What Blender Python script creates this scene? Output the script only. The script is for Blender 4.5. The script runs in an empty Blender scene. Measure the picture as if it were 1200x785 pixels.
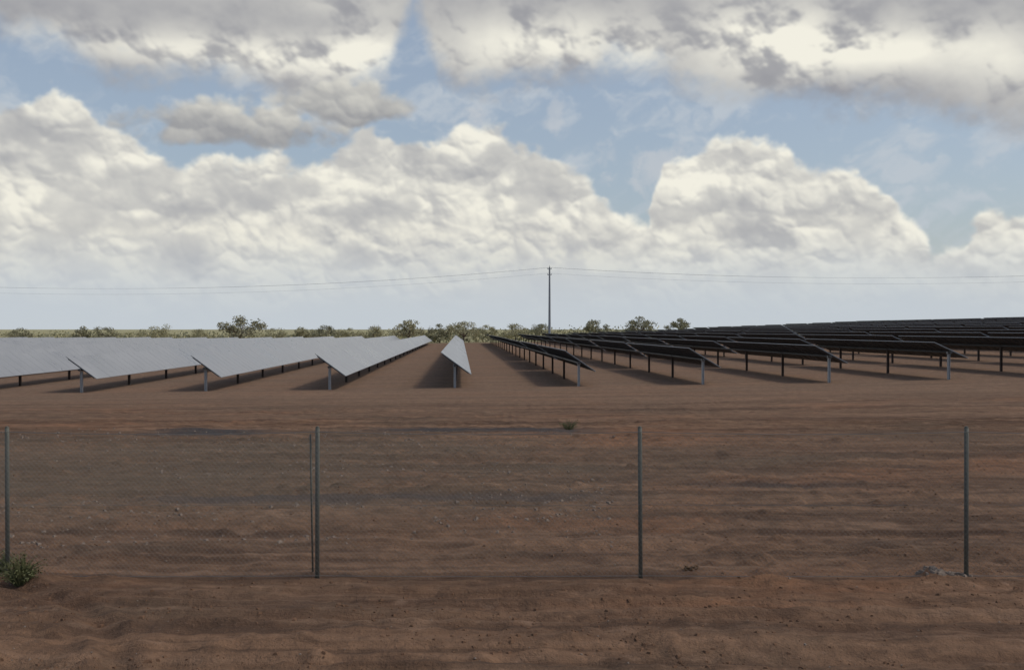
import bpy, math, random
import numpy as np
from mathutils import Vector
random.seed(3); np.random.seed(3)
sc=bpy.context.scene
sc.view_settings.view_transform='Standard'
sc.view_settings.look='None'
sc.view_settings.exposure=0
EYE=3.6; F=1200.0
SUN_EL=52; SUN_AZ=97   # degrees, azimuth clockwise from +Y

# ---------------------------------------------------------------- terrain
def sstep(a,b,t):
    t=np.clip((t-a)/(b-a),0,1); return t*t*(3-2*t)
def hgt(x,y):
    x=np.asarray(x,float); y=np.asarray(y,float)
    xc=np.clip(x,-60,110)
    base=0.012*xc+np.where(xc>0,0.00017*xc*xc,0)
    return sstep(32,60,y)*(1-sstep(420,800,y))*base
def hg(x,y): return float(hgt(x,y))

# ---------------------------------------------------------------- node helper
class NT:
    def __init__(s,nt): s.nt=nt; s.n=nt.nodes; s.l=nt.links
    def put(s,inp,v):
        if v is None: return
        if hasattr(v,'is_output') : s.l.new(v,inp)
        else: inp.default_value=v
    def m(s,op,a,b=None,c=None,clamp=False):
        n=s.n.new('ShaderNodeMath'); n.operation=op; n.use_clamp=clamp
        s.put(n.inputs[0],a); s.put(n.inputs[1],b); s.put(n.inputs[2],c); return n.outputs[0]
    def add(s,a,b): return s.m('ADD',a,b)
    def sub(s,a,b): return s.m('SUBTRACT',a,b)
    def mul(s,a,b): return s.m('MULTIPLY',a,b)
    def vm(s,op,a,b=None,scale=None):
        n=s.n.new('ShaderNodeVectorMath'); n.operation=op
        s.put(n.inputs[0],a); s.put(n.inputs[1],b)
        if scale is not None: s.put(n.inputs['Scale'],scale)
        return n.outputs[0]
    def ss(s,v,a,b,o0=0.0,o1=1.0):
        n=s.n.new('ShaderNodeMapRange'); n.interpolation_type='SMOOTHSTEP'
        s.put(n.inputs['Value'],v); s.put(n.inputs['From Min'],a); s.put(n.inputs['From Max'],b)
        s.put(n.inputs['To Min'],o0); s.put(n.inputs['To Max'],o1); return n.outputs['Result']
    def noise(s,vec,scale,detail=4,rough=.5,col=False,dist=0):
        n=s.n.new('ShaderNodeTexNoise'); s.put(n.inputs['Vector'],vec)
        n.inputs['Scale'].default_value=scale; n.inputs['Detail'].default_value=detail
        n.inputs['Roughness'].default_value=rough; n.inputs['Distortion'].default_value=dist
        return n.outputs['Color'] if col else n.outputs[0]
    def mix(s,f,a,b):
        n=s.n.new('ShaderNodeMix'); n.data_type='RGBA'
        s.put(n.inputs[0],f); s.put(n.inputs[6],a); s.put(n.inputs[7],b); return n.outputs[2]
    def mapping(s,vec,scale=(1,1,1),loc=(0,0,0)):
        n=s.n.new('ShaderNodeMapping'); s.put(n.inputs['Vector'],vec)
        n.inputs['Scale'].default_value=scale; n.inputs['Location'].default_value=loc; return n.outputs[0]
def C(r,g,b): return (r,g,b,1)

# ---------------------------------------------------------------- numpy noise
def hsh(a,b,seed):
    v=(a*374761393+b*668265263+seed*974711)&0xffffffff
    v=((v^(v>>13))*1274126177)&0xffffffff
    return ((v^(v>>16))&0xffff)/65535.0
def vnoise(x,y,seed):
    xi=np.floor(x).astype(np.int64); yi=np.floor(y).astype(np.int64); fx=x-xi; fy=y-yi
    fx=fx*fx*fx*(fx*(fx*6-15)+10); fy=fy*fy*fy*(fy*(fy*6-15)+10)
    return (hsh(xi,yi,seed)*(1-fx)+hsh(xi+1,yi,seed)*fx)*(1-fy)+(hsh(xi,yi+1,seed)*(1-fx)+hsh(xi+1,yi+1,seed)*fx)*fy
def fbm(x,y,seed,oct_=5,g=.5):
    t=0;a=1;s=0
    for i in range(oct_):
        # rotate every octave so the lattice never lines up
        c_,s_=math.cos(.6+1.1*i),math.sin(.6+1.1*i)
        X_=x*c_-y*s_; Y_=x*s_+y*c_
        t=t+a*vnoise(X_*2**i+i*17.3,Y_*2**i+i*9.1,seed+i*7); s+=a; a*=g
    return t/s
def worley(x,y,seed,k=9.0):
    # smooth squared distance to the nearest feature point
    xi=np.floor(x).astype(np.int64); yi=np.floor(y).astype(np.int64)
    acc=np.zeros(x.shape)
    for i in (-1,0,1):
        for j in (-1,0,1):
            cx=xi+i; cy=yi+j
            px=cx+hsh(cx,cy,seed); py=cy+hsh(cx,cy,seed+101)
            acc+=np.exp(-k*((px-x)**2+(py-y)**2))
    return -np.log(np.maximum(acc,1e-9))/k

# ---------------------------------------------------------------- world
w=bpy.data.worlds.new("World"); sc.world=w; w.use_nodes=True
nt=w.node_tree; nt.nodes.clear(); K=NT(nt)
skyn=nt.nodes.new('ShaderNodeTexSky'); skyn.sky_type='NISHITA'; skyn.sun_disc=False
skyn.sun_elevation=math.radians(SUN_EL); skyn.sun_rotation=math.radians(SUN_AZ)
skyn.dust_density=2.0
bgS=nt.nodes.new('ShaderNodeBackground'); nt.links.new(skyn.outputs[0],bgS.inputs[0]); bgS.inputs[1].default_value=.11
out=nt.nodes.new('ShaderNodeOutputWorld'); nt.links.new(bgS.outputs[0],out.inputs[0])

# ---------------------------------------------------------------- cloud dome sector (emissive vertex-coloured shell, transparent where the sky is clear)
def PAz(px): return math.atan((px-600)/F)
def cv(l,A):
    xs_=[PAz(x)*F for x,y in l]; hs=[(385-y)*math.cos(PAz(x)) for x,y in l]
    return np.interp(A,xs_,hs)
azs=np.concatenate([np.arange(-1.25,-.62,.02),np.arange(-.62,.62,1/1150.),np.arange(.62,1.26,.02)])
hs=np.concatenate([np.arange(-.02,.345,1/1150.),np.arange(.345,1.1,.02)])
AZ,HH=np.meshgrid(azs,hs); A=AZ*F; H=HH*F
ac=azs*F; hc=hs*F
def puff(seed,sizes=(78,40,20,10),wts=(1,.72,.45,.24),asp=1.15,wp=13):
    wx=A+wp*2*(fbm(A/50,H/50,seed+50,4)-.5)+6*(fbm(A/14,H/14,seed+52,3)-.5); wy=H+wp*2*(fbm(A/50,H/50,seed+51,4)-.5)+6*(fbm(A/14,H/14,seed+53,3)-.5)
    Z=0
    for i,(s,wt) in enumerate(zip(sizes,wts)):
        Z=Z+.62*s*wt*(1-worley(wx/s+3.7*i,wy*asp/s+1.3*i,seed+i))
    return Z
L=np.array([.38,.80,.46]); L/=np.linalg.norm(L)
def lam(Z,k=1.0):
    gy_,gx_=np.gradient(Z,hc,ac)
    gx_=gx_*k; gy_=gy_*k
    n=np.sqrt(gx_**2+gy_**2+1)
    return np.clip((-gx_*L[0]-gy_*L[1]+L[2])/n,-.2,1)
lerp=lambda a,b,t:a+(b-a)*t[...,None]
WH=np.array([242,239,226.]); GR=np.array([168,169,172.]); DG=np.array([150,151,157.]); HZ=np.array([194,202,209.])
col=np.zeros(A.shape+(3,)); al=np.zeros(A.shape)
def over(c,a):
    global col,al
    na=a+al*(1-a)
    f=np.where(na>1e-4,a/np.maximum(na,1e-4),0)
    col=col*(1-f[...,None])+c*f[...,None]; al=na
big=fbm(A/150,H/80,5,5); med=fbm(A/45,H/38,11,5,.55); fin=fbm(A/16,H/14,17,4,.6)
wis=fbm((A+60*(med-.5))/80,(H+50*(med-.5))/42,23,6,.6)
over(np.broadcast_to(np.array([190,198,206.]),col.shape),.32+.55*sstep(.48,.76,wis))
def gauss(px,py,rx,ry):
    return np.exp(-(((A-PAz(px)*F)/rx)**2+((H-(385-py)*math.cos(PAz(px)))/ry)**2))
# torn wisps floating in the blue
wz=fbm((A+40*(med-.5))/30,(H+40*(fin-.5))/34,71,6,.66)
for (px,py,rx,ry,st) in [(648,138,16,34,.45),(712,182,16,36,.6),(545,128,40,20,.6),(212,136,26,12,.5),(775,200,40,36,.6)]:
    g_=gauss(px,py,rx,ry)
    over(np.broadcast_to(np.array([198,201,205.]),col.shape),st*sstep(.0,.95,g_*1.0+2.2*(wz-.5)-.35)*sstep(.03,.5,g_))
# --- upper deck
Z=puff(201,(90,46,23,11)); zn=Z-Z.mean(); lm=lam(Z,.8)
base=cv([(-200,20),(0,42),(60,64),(100,86),(130,98),(250,100),(340,116),(430,112),(456,96),(470,56),(484,24),(498,54),(515,94),(560,112),(640,96),(700,90),(775,96),(830,128),(900,142),(1000,144),(1100,147),(1160,162),(1260,167),(1400,160)],A)
d=(np.minimum(H-base,150))+zn*.25+50*(big-.5)+26*(fin-.5)
d=d-sstep(420,900,H)*130*(big*2)
a=sstep(-8,24+26*med,d)
lit=.95*gauss(300,66,170,24)+.5*gauss(50,44,90,16)+1.0*gauss(640,50,125,34)+.5*gauss(745,72,40,22)+1.15*gauss(900,46,80,46)+.7*gauss(1010,62,90,28)+.55*gauss(1120,55,90,28)+.5*gauss(1190,85,50,30)+.7*gauss(430,60,50,32)+.35*gauss(400,5,90,16)
b=.14+.78*lit*sstep(.18,.66,.45*lm+.85*med-.08)+.07*(lm-.4)+.32*(med-.5)+.30*(big-.5)-.16*np.exp(-np.maximum(d,0)/22.)
over(lerp(DG,WH,np.clip(b+.10,0,1)),a)
# --- mid flat clouds
for (px,py,rx,ry,sd) in [(280,150,140,32,301),(395,125,80,32,302)]:
    Z=puff(sd,(44,24,12),(1,.7,.4)); zn=Z-Z.mean(); lm=lam(Z,.8)
    aa=(A-PAz(px)*F)/rx; bb=(H-(385-py)*math.cos(PAz(px)))/ry
    bb2=np.where(bb<0,bb*1.3,bb)
    d=(1-aa*aa-bb2*bb2)*ry+zn*.7+50*(med-.5)+16*(fin-.5)
    a=sstep(-4,18,d)
    b=.22+.40*bb+.30*(lm-.4)+.7*(med-.5)+.3*gauss(330,130,40,22)
    over(lerp(GR-14,WH-6,np.clip(b,0,1)),a)
# --- cumulus tiers
def tier(pts,seed,sizes,g,wt,k,soft,cap,lo=.18):
    Z=puff(seed,sizes); zn=Z-Z.mean(); lm=lam(Z,.85)
    top=cv(pts,A)
    n2=fbm(A/110,H/70,seed+33,4)
    lm2=fbm(A/58+2,H/44,seed+39,4,.5)
    d=(top-H)+zn*k+56*(n2-.5)+20*(fin-.5)
    a=sstep(0,soft*(.5+1.8*med),d)
    litm=sstep(.36,.60,lm2+.16*np.exp(-np.maximum(d,0)/30.))
    b=lo+(.16+.50*litm)*(lm-.22)+.25*litm+cap*np.exp(-np.maximum(d,0)/34.)+.55*(med-.5)+.4*(n2-.5)
    over(lerp(g,wt,np.clip(b,0,1)),a)
tier([(-200,70),(0,92),(60,98),(95,115),(125,150),(190,185),(300,195),(395,170),(425,150),(470,155),(500,170),(545,138),(575,142),(625,172),(690,215),(730,262),(760,262),(778,200),(815,185),(840,150),(868,143),(905,165),(940,190),(985,192),(1040,222),(1072,262),(1092,300),(1120,285),(1150,258),(1185,260),(1300,265)],401,(60,31,16,8),GR,WH,.75,10,.28)
tier([(-200,200),(40,205),(130,225),(200,215),(260,190),(330,195),(420,222),(500,200),(560,215),(620,240),(700,250),(800,250),(860,215),(920,235),(1000,250),(1080,300),(1300,290)],431,(52,27,14,7),GR+2,WH-2,.7,13,.26,.16)
tier([(-200,270),(60,250),(160,272),(260,250),(380,262),(470,240),(560,262),(640,262),(720,285),(820,275),(900,285),(980,270),(1060,300),(1150,315),(1300,300)],461,(40,20,10,5),GR+7,WH-6,.7,15,.26,.18)
tier([(-200,300),(100,292),(230,305),(380,285),(500,300),(640,300),(800,310),(960,300),(1100,318),(1300,310)],491,(30,15,8),GR+16,WH-12,.7,15,.22,.28)
# --- haze
hz=.97*(1-sstep(10,118,H+26*(big-.5)))
over(np.broadcast_to(HZ,col.shape),hz)
col=np.clip(col/255,0,1); col=np.where(col<.04045,col/12.92,((col+.055)/1.055)**2.4)
for _ in range(1):
    for ax in (0,1):
        for arr in (col,al):
            q=arr.copy()
            if ax==0: q[1:-1]=.25*arr[:-2]+.5*arr[1:-1]+.25*arr[2:]
            else: q[:,1:-1]=.25*arr[:,:-2]+.5*arr[:,1:-1]+.25*arr[:,2:]
            arr[...]=q
# --- mesh
nl=np.sqrt(1+HH**2); R=6000
V=np.stack([np.sin(AZ)/nl*R,np.cos(AZ)/nl*R,HH/nl*R],-1).reshape(-1,3)
def gridmesh(name,V,ny,nx,flip=False):
    idx=np.arange(ny*nx).reshape(ny,nx)
    Fq=np.stack([idx[:-1,:-1].ravel(),idx[:-1,1:].ravel(),idx[1:,1:].ravel(),idx[1:,:-1].ravel()],1)
    me=bpy.data.meshes.new(name)
    me.vertices.add(len(V)); me.vertices.foreach_set('co',V.ravel())
    me.loops.add(Fq.size); me.loops.foreach_set('vertex_index',Fq.ravel().astype(np.int32))
    me.polygons.add(len(Fq)); me.polygons.foreach_set('loop_start',np.arange(0,Fq.size,4,dtype=np.int32))
    me.polygons.foreach_set('use_smooth',np.ones(len(Fq),bool))
    me.update(calc_edges=True); me.validate()
    o=bpy.data.objects.new(name,me); sc.collection.objects.link(o); return o
sky=gridmesh('sky',V,*A.shape)
at=sky.data.color_attributes.new('cloud','FLOAT_COLOR','POINT')
at.data.foreach_set('color',np.concatenate([col,al[...,None]],-1).astype(np.float32).ravel())
m=bpy.data.materials.new('cloud_layer'); m.use_nodes=True; n=m.node_tree; n.nodes.clear()
an=n.nodes.new('ShaderNodeAttribute'); an.attribute_name='cloud'
em=n.nodes.new('ShaderNodeEmission'); tr=n.nodes.new('ShaderNodeBsdfTransparent'); mx=n.nodes.new('ShaderNodeMixShader'); om=n.nodes.new('ShaderNodeOutputMaterial')
n.links.new(an.outputs['Color'],em.inputs[0]); n.links.new(an.outputs['Alpha'],mx.inputs[0]); n.links.new(tr.outputs[0],mx.inputs[1]); n.links.new(em.outputs[0],mx.inputs[2]); n.links.new(mx.outputs[0],om.inputs[0])
try: m.cycles.emission_sampling='NONE'
except Exception as ex: print(ex)
sky.data.materials.append(m)

# sun
sl=bpy.data.lights.new('sun','SUN'); sl.energy=1.3; sl.angle=math.radians(10); sl.color=(1,.95,.86)
so=bpy.data.objects.new('sun',sl); sc.collection.objects.link(so)
e=math.radians(SUN_EL); a=math.radians(SUN_AZ)
sd=Vector((math.sin(a)*math.cos(e),math.cos(a)*math.cos(e),math.sin(e)))
so.rotation_euler=sd.to_track_quat('Z','Y').to_euler(); so.location=(30,-20,60)

# ---------------------------------------------------------------- materials
def newmat(name):
    m=bpy.data.materials.new(name); m.use_nodes=True
    return m,NT(m.node_tree),m.node_tree.nodes['Principled BSDF']
def simple(name,col,rough=.7,metal=0,var=.25,scale=6,spec=.5):
    m,k,b=newmat(name)
    t=k.n.new('ShaderNodeTexCoord')
    nn=k.noise(t.outputs['Object'],scale,3,.6)
    c=k.mix(nn,C(*[x*(1-var) for x in col]),C(*[x*(1+var) for x in col]))
    k.put(b.inputs['Base Color'],c); b.inputs['Roughness'].default_value=rough
    b.inputs['Metallic'].default_value=metal; b.inputs['Specular IOR Level'].default_value=spec
    return m
M_steel=simple('galvanised_steel',(.40,.41,.41),.55,.3)
M_post=simple('weathered_fence_steel',(.12,.122,.10),.75,.1,scale=9)
M_wire=simple('fence_wire',(.22,.21,.19),.7,.2)
M_back=simple('panel_back',(.03,.03,.035),.7)
M_frame=simple('panel_frame',(.34,.35,.36),.5,.3)
M_tube=simple('torque_tube',(.06,.06,.06),.55,.3)
M_wood=simple('pole_grey',(.24,.25,.26),.8)
M_cable=simple('cable',(.22,.23,.24),.6)
M_glass,k,b=newmat('panel_glass')
t=k.n.new('ShaderNodeTexCoord')
nn=k.noise(t.outputs['Object'],.30,4,.6)
k.put(b.inputs['Base Color'],k.mix(k.ss(nn,.3,.7),C(.225,.24,.26),C(.31,.32,.33)))
k.put(b.inputs['Roughness'],k.ss(nn,.3,.7,.26,.40))
b.inputs['Specular IOR Level'].default_value=.8
def foliage(name,c1,c2):
    m,k,b=newmat(name)
    g=k.n.new('ShaderNodeNewGeometry')
    t=k.n.new('ShaderNodeTexCoord')
    nn=k.noise(t.outputs['Object'],.6,2,.6)
    rr=k.m('MULTIPLY_ADD',g.outputs['Random Per Island'],.6,k.mul(nn,.5),clamp=True)
    k.put(b.inputs['Base Color'],k.mix(rr,C(*c1),C(*c2)))
    b.inputs['Roughness'].default_value=.8; b.inputs['Specular IOR Level'].default_value=.2
    return m
M_leaf=foliage('dry_scrub_leaves',(.20,.19,.115),(.36,.335,.21))  # both scrub leaf colours are lightened to stand in for distance haze
M_leaf2=foliage('olive_scrub_leaves',(.28,.26,.155),(.48,.44,.26))
M_grass=foliage('weed_leaves',(.05,.065,.025),(.17,.17,.08))
M_dry=foliage('dry_weed_stalks',(.10,.06,.033),(.17,.105,.055))
M_bark=simple('bark',(.12,.09,.07),.9)
# soil
M_soil,k,b=newmat('red_soil')
t=k.n.new('ShaderNodeTexCoord'); P=t.outputs['Object']
s3=k.n.new('ShaderNodeSeparateXYZ'); k.l.new(P,s3.inputs[0]); gx,gy,gz_=s3.outputs
wv=k.vm('ADD',P,k.vm('SCALE',k.noise(k.mapping(P,(.05,.05,1)),1,2,.5,col=True),scale=2.5))
streak=k.noise(k.mapping(wv,(.035,.9,1)),1,6,.62)
streak2=k.noise(k.mapping(wv,(.09,3.2,1),(5,2,0)),1,5,.6)
patch=k.noise(k.mapping(P,(.10,.22,1),(2,7,0)),1,5,.6)
blot=k.noise(k.mapping(P,(.55,1.1,1),(9,3,0)),1,6,.65)
blot2=k.noise(k.mapping(P,(1.6,2.6,1),(4,8,0)),1,5,.65)
fine=k.noise(P,3.2,7,.68)
grit=k.noise(P,24,3,.7)
c=k.mix(k.ss(streak,.36,.64),C(.115,.065,.040),C(.245,.142,.084))
c=k.mix(k.mul(k.ss(streak2,.45,.66),.6),c,C(.29,.178,.112))
c=k.mix(k.mul(k.ss(streak2,.46,.34),.65),c,C(.080,.049,.033))
c=k.mix(k.mul(k.ss(patch,.5,.68),.65),c,C(.29,.137,.070))
c=k.mix(k.mul(k.ss(patch,.47,.32),.7),c,C(.125,.086,.057))
c=k.mix(k.mul(k.ss(blot,.50,.66),.6),c,C(.085,.051,.034))
c=k.mix(k.mul(k.ss(blot,.44,.30),.55),c,C(.33,.205,.13))
c=k.mix(k.mul(k.ss(blot2,.54,.70),.55),c,C(.075,.047,.033))
c=k.mix(k.mul(k.ss(blot2,.42,.28),.45),c,C(.35,.225,.15))
c=k.mix(k.ss(k.add(gy,k.mul(k.sub(streak,.5),20)),36,60,0,.55),c,C(.275,.182,.122))
band=k.mul(k.ss(k.add(gy,k.mul(k.sub(patch,.5),9)),17,22),k.ss(k.add(gy,k.mul(k.sub(streak,.5),8)),37,31))
band=k.mul(band,k.ss(k.add(gx,k.mul(k.sub(patch,.5),20)),12,-10,.10,1.0))
c=k.mix(k.mul(band,k.ss(fine,.3,.6,.25,.78)),c,C(.150,.120,.084))
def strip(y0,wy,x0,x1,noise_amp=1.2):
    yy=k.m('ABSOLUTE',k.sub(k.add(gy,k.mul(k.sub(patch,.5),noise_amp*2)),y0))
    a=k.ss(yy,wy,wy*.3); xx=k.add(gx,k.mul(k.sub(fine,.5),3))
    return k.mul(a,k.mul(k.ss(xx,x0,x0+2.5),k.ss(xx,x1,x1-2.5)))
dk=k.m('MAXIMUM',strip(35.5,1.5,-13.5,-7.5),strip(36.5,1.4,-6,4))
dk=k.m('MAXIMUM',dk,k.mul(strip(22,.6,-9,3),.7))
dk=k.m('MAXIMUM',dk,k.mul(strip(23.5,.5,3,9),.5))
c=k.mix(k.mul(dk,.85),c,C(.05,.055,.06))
c=k.mix(k.ss(fine,.35,.7,.0,.45),c,C(.078,.047,.031))
c=k.mix(k.mul(k.ss(grit,.56,.74),.35),c,C(.30,.20,.14))
far=k.ss(k.add(gy,k.mul(k.sub(patch,.5),60)),258,285)
pl=k.mix(k.noise(k.mapping(P,(.03,.02,1)),1,4,.6),C(.26,.24,.13),C(.45,.42,.24))
c=k.mix(far,c,pl)
k.put(b.inputs['Base Color'],c); b.inputs['Roughness'].default_value=.95; b.inputs['Specular IOR Level'].default_value=.15
bp=k.n.new('ShaderNodeBump'); bp.inputs['Strength'].default_value=.9; bp.inputs['Distance'].default_value=.09
k.put(bp.inputs['Height'],k.add(fine,k.add(k.mul(grit,.35),k.add(k.mul(streak2,1.2),k.mul(blot2,1.0)))))
k.l.new(bp.outputs[0],b.inputs['Normal'])

# ---------------------------------------------------------------- mesh helpers
def mkobj(name,verts,faces,mats,midx=None,parent=None,smooth=False):
    me=bpy.data.meshes.new(name)
    me.from_pydata(verts,[],faces)
    for m in mats: me.materials.append(m)
    if midx is not None: me.polygons.foreach_set('material_index',midx)
    if smooth: me.polygons.foreach_set('use_smooth',[True]*len(me.polygons))
    me.update()
    o=bpy.data.objects.new(name,me); sc.collection.objects.link(o)
    if parent: o.parent=parent
    return o
class MB:
    def __init__(s): s.v=[]; s.f=[]; s.m=[]
    def box8(s,p,mi):
        n=len(s.v); s.v+=p
        fs=[(0,3,2,1),(4,5,6,7),(0,1,5,4),(1,2,6,5),(2,3,7,6),(3,0,4,7)]
        s.f+=[tuple(n+i for i in f) for f in fs]
        s.m+= mi if isinstance(mi,list) else [mi]*6
    def box(s,c,d,mi=0):
        x,y,z=c; a,b_,c_=d[0]/2,d[1]/2,d[2]/2
        s.box8([(x-a,y-b_,z-c_),(x+a,y-b_,z-c_),(x+a,y+b_,z-c_),(x-a,y+b_,z-c_),
                (x-a,y-b_,z+c_),(x+a,y-b_,z+c_),(x+a,y+b_,z+c_),(x-a,y+b_,z+c_)],mi)
    def tube(s,p,q,r0,r1=None,n=6,mi=0,cap=True):
        r1=r0 if r1 is None else r1
        p=Vector(p);q=Vector(q);d=(q-p)
        if d.length<1e-6: return
        d.normalize(); u=d.orthogonal().normalized(); w_=d.cross(u)
        b0=len(s.v)
        for (c_,r_) in ((p,r0),(q,r1)):
            for i in range(n):
                a_=2*math.pi*i/n; s.v.append(tuple(c_+u*math.cos(a_)*r_+w_*math.sin(a_)*r_))
        for i in range(n):
            j=(i+1)%n; s.f.append((b0+i,b0+j,b0+n+j,b0+n+i)); s.m.append(mi)
        if cap:
            s.f.append(tuple(b0+i for i in reversed(range(n)))); s.m.append(mi)
            s.f.append(tuple(b0+n+i for i in range(n))); s.m.append(mi)
    def obj(s,name,mats,parent=None,smooth=False): return mkobj(name,s.v,s.f,mats,s.m,parent,smooth)

# ---------------------------------------------------------------- ground
def seg(a,b,st): return list(np.arange(a,b,st))
xs=seg(-3000,-400,200)+seg(-400,-100,20)+seg(-100,-24,3)+seg(-24,-11,.4)+seg(-11,11,.08)+seg(11,24,.4)+seg(24,100,3)+seg(100,400,20)+seg(400,3001,200)
ys=seg(-600,-40,80)+seg(-40,9,3.5)+seg(9,20,.05)+seg(20,40,.12)+seg(40,80,.8)+seg(80,300,6)+seg(300,900,30)+seg(900,4001,250)
GX,GY=np.meshgrid(np.array(xs),np.array(ys))
TR=[(10.9,.00,.3,1.1),(12.45,.00,.3,1.1),(13.4,.02,.5,3.0),(16.6,-.015,.4,2.0),(18.1,-.015,.4,2.0),(20.9,.02,.5,.4),(22.8,.02,.5,.4),(27.2,0,.7,5.0),(29.0,0,.7,5.0),(33,.01,.7,1.7)]
def relief_h(x,y):
    yw=y+1.6*(vnoise(x*.08,y*.1,1)-.5)
    z=0.09*(vnoise(x*.05,yw*1.3,2)-.5)+0.07*(vnoise(x*.12,yw*3.1,3)-.5)
    z+=0.07*(vnoise(x*.8,y*1.0,4)-.5)+0.055*(vnoise(x*2.1,y*2.3,5)-.5)+.036*(vnoise(x*5.5,y*5.5,6)-.5)
    cl=np.clip(vnoise(x*3.3,y*3.3,8)-.68,0,1)*.28*np.clip(vnoise(x*.25,y*.6,9)*2-.6,0,1)
    # wheel ruts running roughly parallel to the fence
    for (yc,sl_,amp,ph) in TR:
        t=y-(yc+sl_*x+amp*np.sin(x*.16+ph))
        rut=np.exp(-(t/.13)**2)
        z=z-.055*rut*(.6+.4*vnoise(x*.5,y*.1,77))+.030*np.exp(-((np.abs(t)-.24)/.08)**2)*vnoise(x*1.2,y*2,78)
        z=z+.012*rut*np.sin(x*42)
    # turning tracks, near left
    for rr_ in (5.2,6.7):
        t=np.hypot(x+10.5,(y-8.6))-rr_
        z=z-.06*np.exp(-(t/.13)**2)+.03*np.exp(-((np.abs(t)-.25)/.08)**2)
    fade=(1-sstep(40,60,y))*sstep(4,9,y)
    return (z+cl)*fade
GZ=hgt(GX,GY)+relief_h(GX,GY)
go=gridmesh('ground',np.stack([GX.ravel(),GY.ravel(),GZ.ravel()],1),*GX.shape)
go.data.materials.append(M_soil)
def gz(x,y): return hg(x,y)+float(relief_h(np.array(x,float),np.array(y,float)))

# ---------------------------------------------------------------- solar rows
W2=1.15
def solar_row(x0,y0,length,slope=-0.05):
    AX=1.42+.011*max(0,min(x0,60)); T0=math.radians(36-min(11,max(0,x0)*.42))
    right=x0>0
    mb=MB()
    step=1.25; tab=20
    jt=[0 if not right else random.uniform(-2.2,2.2) for _ in range(60)]; jt[0]=0
    def pt(s,u,n):
        T=T0+math.radians(jt[max(0,int((s+.001)//(step*tab)))])
        ct,st_=math.cos(T),math.sin(T)
        y=y0+s; x=x0+slope*s
        z=hg(x,y)+AX
        return (x+u*ct+n*st_, y, z-u*st_+n*ct)
    nmod=int(length/step)
    for i in range(nmod):
        if right and i%tab==tab-1: continue
        s0=i*step+.008; s1=(i+1)*step-.008
        b_,t_=.10,.14
        jit=random.uniform(-.004,.004)
        mb.box8([pt(s0,-W2,b_+jit),pt(s0,W2,b_-jit),pt(s1,W2,b_-jit),pt(s1,-W2,b_+jit),
                 pt(s0,-W2,t_+jit),pt(s0,W2,t_-jit),pt(s1,W2,t_-jit),pt(s1,-W2,t_+jit)],[2,1,3,3,3,3])
        sa,sb=s0+.02,s0+.08
        mb.box8([pt(sa,-W2*.86,.05),pt(sa,W2*.86,.05),pt(sb,W2*.86,.05),pt(sb,-W2*.86,.05),
                 pt(sa,-W2*.86,.092),pt(sa,W2*.86,.092),pt(sb,W2*.86,.092),pt(sb,-W2*.86,.092)],4)
    sg=9.0
    n=int(length/sg)
    for i in range(n):
        mb.tube(pt(i*sg-.15 if i==0 else i*sg,0,-.03),pt((i+1)*sg,0,-.03),.075,n=8,mi=4,cap=(i==0 or i==n-1))
    for i in range(n+1):
        s=i*sg+.25
        x,y,z=pt(s,0,0); g=hg(x,y)
        mi=0 if i==0 else 5
        mb.box((x-.065,y,(g+z)/2-.12),(.016,.14,z-g-.02),mi)
        mb.box((x+.065,y,(g+z)/2-.12),(.016,.14,z-g-.02),mi)
        mb.box((x,y,(g+z)/2-.12),(.112,.014,z-g-.03),mi)
        mb.box((x,y,z-.10),(.22,.18,.035),mi)
        mb.box((x-.10,y,z-.03),(.02,.12,.12),mi); mb.box((x+.10,y,z-.03),(.02,.12,.12),mi)
    return mb.obj('solar_tracker_row',[M_steel,M_glass,M_back,M_frame,M_tube,M_shade_post])
M_shade_post=simple('shaded_steel_post',(.085,.062,.05),.85,.0)  # inner posts: soil-brown steel, with the shade under the panels painted in
Y0=62.6
for kx in range(-17,24):
    x0=(533-600)*Y0/F+kx*7.62
    Ln=190 if kx<3 else (215 if kx<10 else 270)
    solar_row(x0,Y0+random.uniform(-.4,.4),Ln+random.uniform(-4,4))

# ---------------------------------------------------------------- fence
FY=14.7
fence=bpy.data.objects.new('chain_link_fence',None); sc.collection.objects.link(fence)
pxs=[-16.6,-12.0,-7.25,-2.80,1.85,6.53,11.2,15.9]
FT=2.16
mb=MB()
for i,x in enumerate(pxs):
    lean=random.uniform(-.02,.02)
    mb.tube((x,FY,-.15),(x+lean,FY,FT+.02),.031,n=10); mb.tube((x+lean,FY,FT+.02),(x+lean,FY,FT+.04),.033,.010,n=10)
mb.tube((-2.91,FY+.25,-.1),(-2.90,FY+.02,FT-.08),.014,n=8)
mb.obj('posts',[M_post],fence,True)
mb=MB()
for z,rr in ((FT-.04,.0055),(1.08,.003),(.06,.005)):
    for a_,b_ in zip(pxs[:-1],pxs[1:]):
        pr=None
        for j in range(9):
            t_=j/8; p=(a_+(b_-a_)*t_,FY-.036,z-.035*4*t_*(1-t_)*(1 if z>1.5 else .3))
            if pr: mb.tube(pr,p,rr,n=4,cap=False)
            pr=p
mb.obj('tension_wires',[M_wire],fence)
mb=MB()
hh=FT-.14; x=pxs[0]-hh
cell=.075; ns=int(hh/(cell*1.5)); 
while x<pxs[-1]:
    for sgn,off in ((1,.0),(-1,.003)):
        for q in range(ns):
            t0,t1=q/ns,(q+1)/ns
            xa=x+hh*t0 if sgn>0 else x+hh*(1-t0); xb=x+hh*t1 if sgn>0 else x+hh*(1-t1)
            if min(xa,xb)<pxs[0] or max(xa,xb)>pxs[-1]: continue
            mb.tube((xa,FY-.042+off,.06+hh*t0),(xb,FY-.042+off,.06+hh*t1),.0014,n=3,cap=False)
    x+=cell
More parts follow.
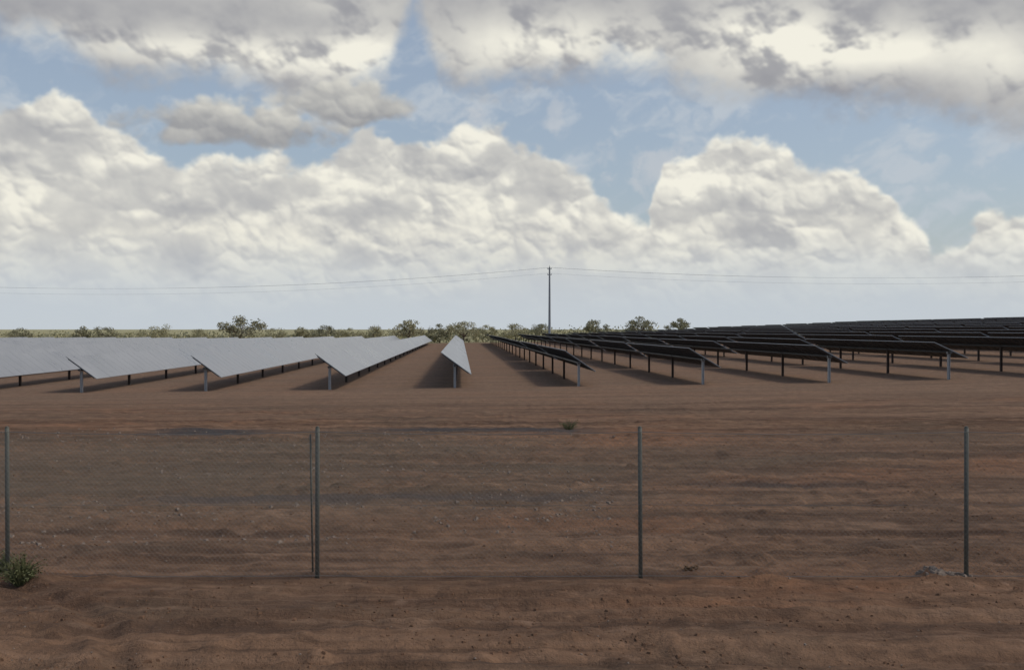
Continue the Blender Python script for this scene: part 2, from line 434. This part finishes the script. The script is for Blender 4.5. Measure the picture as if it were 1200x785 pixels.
mb.obj('wire_mesh',[M_wire],fence)

# ---------------------------------------------------------------- power line
PY=266
def power_pole(x,y,top):
    mb=MB(); g=hg(x,y)
    mb.tube((x,y,g-.5),(x,y,top),.36,.20,n=12)
    for dz,l in ((-.5,1.1),(-2.0,1.1)):
        mb.box((x,y+.3,top+dz),(l,.12,.14)); 
        for sx in (-.45,.45): mb.tube((x+sx,y+.3,top+dz+.07),(x+sx,y+.3,top+dz+.40),.08,.05,n=8)
    mb.tube((x,y,top),(x,y,top+.5),.06,.04,n=8)
    return mb.obj('power_pole',[M_wood])
px0=(644-600)/F*PY; ptop=EYE+(385-313)/F*PY
poles=[(px0-212,PY+6,ptop-1.5),(px0,PY,ptop),(px0+190,PY-18,ptop+1.0)]
for p in poles: power_pole(*p)
mb=MB()
for (a_,b_,sag) in ((poles[0],poles[1],4.6),(poles[1],poles[2],3.6)):
    for oz,dx in ((-.1,-.45),(-.1,.45),(-1.6,-.45)):
        pr=None
        for j in range(41):
            t_=j/40
            p=(a_[0]+dx+(b_[0]-a_[0])*t_, a_[1]+.3+(b_[1]-a_[1])*t_, a_[2]+oz+(b_[2]-a_[2])*t_-sag*4*t_*(1-t_))
            if pr: mb.tube(pr,p,.018,n=4,cap=False)
            pr=p
mb.obj('power_lines',[M_cable])

# ---------------------------------------------------------------- vegetation
def leaf(mb,c,s,mi):
    c=Vector(c); n=Vector((random.gauss(0,1),random.gauss(0,1),random.gauss(0,1))).normalized()
    u=n.orthogonal().normalized(); v=n.cross(u)
    s1=s*random.uniform(.6,1.2); s2=s*random.uniform(.35,.8)
    b0=len(mb.v)
    mb.v+=[tuple(c-u*s1),tuple(c-v*s2),tuple(c+u*s1),tuple(c+v*s2)]
    mb.f.append((b0,b0+1,b0+2,b0+3)); mb.m.append(mi)
def clump(mb,c,r_,n,s,mi):
    for _ in range(n):
        d=Vector((random.gauss(0,1),random.gauss(0,1),random.gauss(0,1))).normalized()*(random.random()**.45)
        leaf(mb,(c[0]+d.x*r_[0],c[1]+d.y*r_[1],c[2]+d.z*r_[2]),s,mi)
def tree(px,y,height,width,mi=1,name='scrub_tree'):
    x=(px-600)/F*y; g=hg(x,y); mb=MB()
    th=height*.3
    mb.tube((x,y,g-.2),(x+.1,y,g+th),height*.04,height*.028,n=7)
    nl=10
    for i in range(nl):
        a_=2*math.pi*i/nl+random.uniform(-.4,.4); rr=width/2*random.uniform(.35,.9)
        ex=x+math.cos(a_)*rr; ey=y+math.sin(a_)*rr; ez=g+height*random.uniform(.35,.88)*(1-.25*rr/(width/2))
        mid=(x+(ex-x)*.4,y+(ey-y)*.4,g+th+(ez-g-th)*.55)
        mb.tube((x+.1*.8,y,g+th*.85),mid,height*.02,height*.013,n=5); mb.tube(mid,(ex,ey,ez),height*.013,.02,n=5)
        for j in range(3):
            cr=width*random.uniform(.09,.17)
            clump(mb,(ex+random.uniform(-1,1)*cr,ey+random.uniform(-1,1)*cr,ez+random.uniform(-.8,.6)*cr),(cr,cr,cr*.7),70,height*.035,mi)
    clump(mb,(x,y,g+height*.85),(width*.16,width*.16,height*.12),120,height*.035,mi)
    return mb.obj(name,[M_bark,M_leaf,M_leaf2])
for px,y,hh_,ww,mi in [(281,266,8.0,12.5,1),(478,270,6.6,8.5,2),(515,275,5.4,7,1),(543,270,6.0,9,2),(604,280,5.2,8,2),(694,285,6.0,7.5,1),(750,280,6.6,9,1),(380,280,5.4,8,1),(352,280,5.0,7,2),(125,280,5.0,8,1),(180,280,5.2,11,2),(24,280,4.8,8,1),(97,285,5.2,6,1),(797,290,5.9,7,1),(436,275,5.0,8,2),(410,282,4.6,7,2),(320,278,4.6,8,2),(570,284,5,7,2),(635,284,5.0,8,1),(235,284,4.4,7,2)]:
    tree(px,y,hh_,ww,mi)
mb=MB()
for i in range(1300):
    y=random.uniform(272,400); x=random.uniform(-.62,.62)*y
    if x/y>.14: continue
    hb=random.uniform(1.1,3.2)*(1.0 if random.random()<.8 else 1.4)
    wb=hb*random.uniform(.7,1.7); g=hg(x,y)
    mi=random.choice([0,1,1])
    clump(mb,(x,y,g+hb*.5),(wb,wb,hb*.5),38,.42,mi)
mb.obj('distant_scrub_line',[M_leaf,M_leaf2])

def weed(px,D_,hgt_,wid,n,mats,name):
    x=(px-600)/F*D_; g=gz(x,D_); mb=MB()
    for i in range(n):
        a_=random.uniform(0,2*math.pi); rr=random.random()**.7
        l=hgt_*random.uniform(.4,1.15); sp_=wid/2*rr
        bx=x+math.cos(a_)*sp_*.25; by=D_+math.sin(a_)*sp_*.25
        mx=x+math.cos(a_)*sp_*.7; my=D_+math.sin(a_)*sp_*.7
        tx=x+math.cos(a_)*sp_*1.15; ty=D_+math.sin(a_)*sp_*1.15; 
        z1=g+l*.6; z2=g+l*(1-.3*rr)
        wq=.006
        mb.tube((bx,by,g-.03),(mx,my,z1),wq,wq*.8,n=3,mi=0,cap=False); mb.tube((mx,my,z1),(tx,ty,z2),wq*.8,.001,n=3,mi=0,cap=False)
        for q in range(4):
            t_=random.uniform(.3,1)
            leaf(mb,(bx+(tx-bx)*t_+random.uniform(-.03,.03),by+(ty-by)*t_+random.uniform(-.03,.03),g+(z2-g)*t_),.020,0)
    return mb.obj(name,mats)
weed(24,14.4,.42,.62,170,[M_grass],'green_weed')
weed(2,14.8,.30,.35,60,[M_grass],'green_weed')
weed(667,37,.40,.8,70,[M_grass],'green_weed')
for px,D_,a_,b_ in [(806,15.1,.09,.35)]:
    weed(px,D_,a_,b_,20,[M_dry],'dry_weed')
def clods(name,spec,mat):
    mb=MB()
    for (x,y,s) in spec:
        g=gz(x,y); base=[(-1,-1,-.4),(1,-1,-.4),(1,1,-.4),(-1,1,-.4),(-.6,-.6,.7),(.7,-.5,.6),(.6,.6,.8),(-.5,.7,.5)]
        an=random.uniform(0,6.28); ca,sa=math.cos(an),math.sin(an); q=random.uniform(.6,1)
        pts=[]
        for bx,by,bz in base:
            bx*=random.uniform(.6,1.1)*s; by*=random.uniform(.6,1.1)*s*q; bz*=s*random.uniform(.5,.9)
            pts.append((x+bx*ca-by*sa,y+bx*sa+by*ca,g+bz))
        mb.box8(pts,0)
    return mb.obj(name,[mat])
M_clod=simple('soil_clod',(.165,.095,.058),.95,var=.5,scale=3,spec=.1)
M_grav=simple('grey_stone',(.23,.18,.14),.9,var=.35,scale=5,spec=.2)
sp_=[]
while len(sp_)<7500:
    y=9.5+28*random.random()**1.6; x=random.uniform(-.6,.6)*y
    if float(vnoise(np.array(x*.35),np.array(y*1.1),21))*1.0+random.random()*.35>.70: sp_.append((x,y,.008+.030*random.random()**3))
clods('soil_clods',sp_,M_clod)
sp_=[]
while len(sp_)<3200:
    y=random.uniform(17,36); x=random.uniform(-.58,.1)*y
    if float(vnoise(np.array(x*.3),np.array(y*.8),31))+random.random()*.3>.62: sp_.append((x,y,.01+.045*random.random()**3))
for i in range(500):
    y=random.uniform(10,22); sp_.append((random.uniform(-.58,.58)*y,y,.006+.016*random.random()**2))
clods('grey_gravel',sp_,M_grav)
sp_=[((1108-600)/F*14.7+random.gauss(0,.15),14.75+random.gauss(0,.1),random.uniform(.02,.06)) for i in range(70)]
clods('stone_pile',sp_,M_grav)

# ---------------------------------------------------------------- camera
cd=bpy.data.cameras.new('camera'); co=bpy.data.objects.new('camera',cd); sc.collection.objects.link(co)
co.location=(0,0,EYE); cd.lens=36; cd.sensor_width=36; cd.clip_end=10000; cd.clip_start=.1
co.rotation_euler=(math.radians(90)-math.atan(7.5/F),0,0)
sc.camera=co
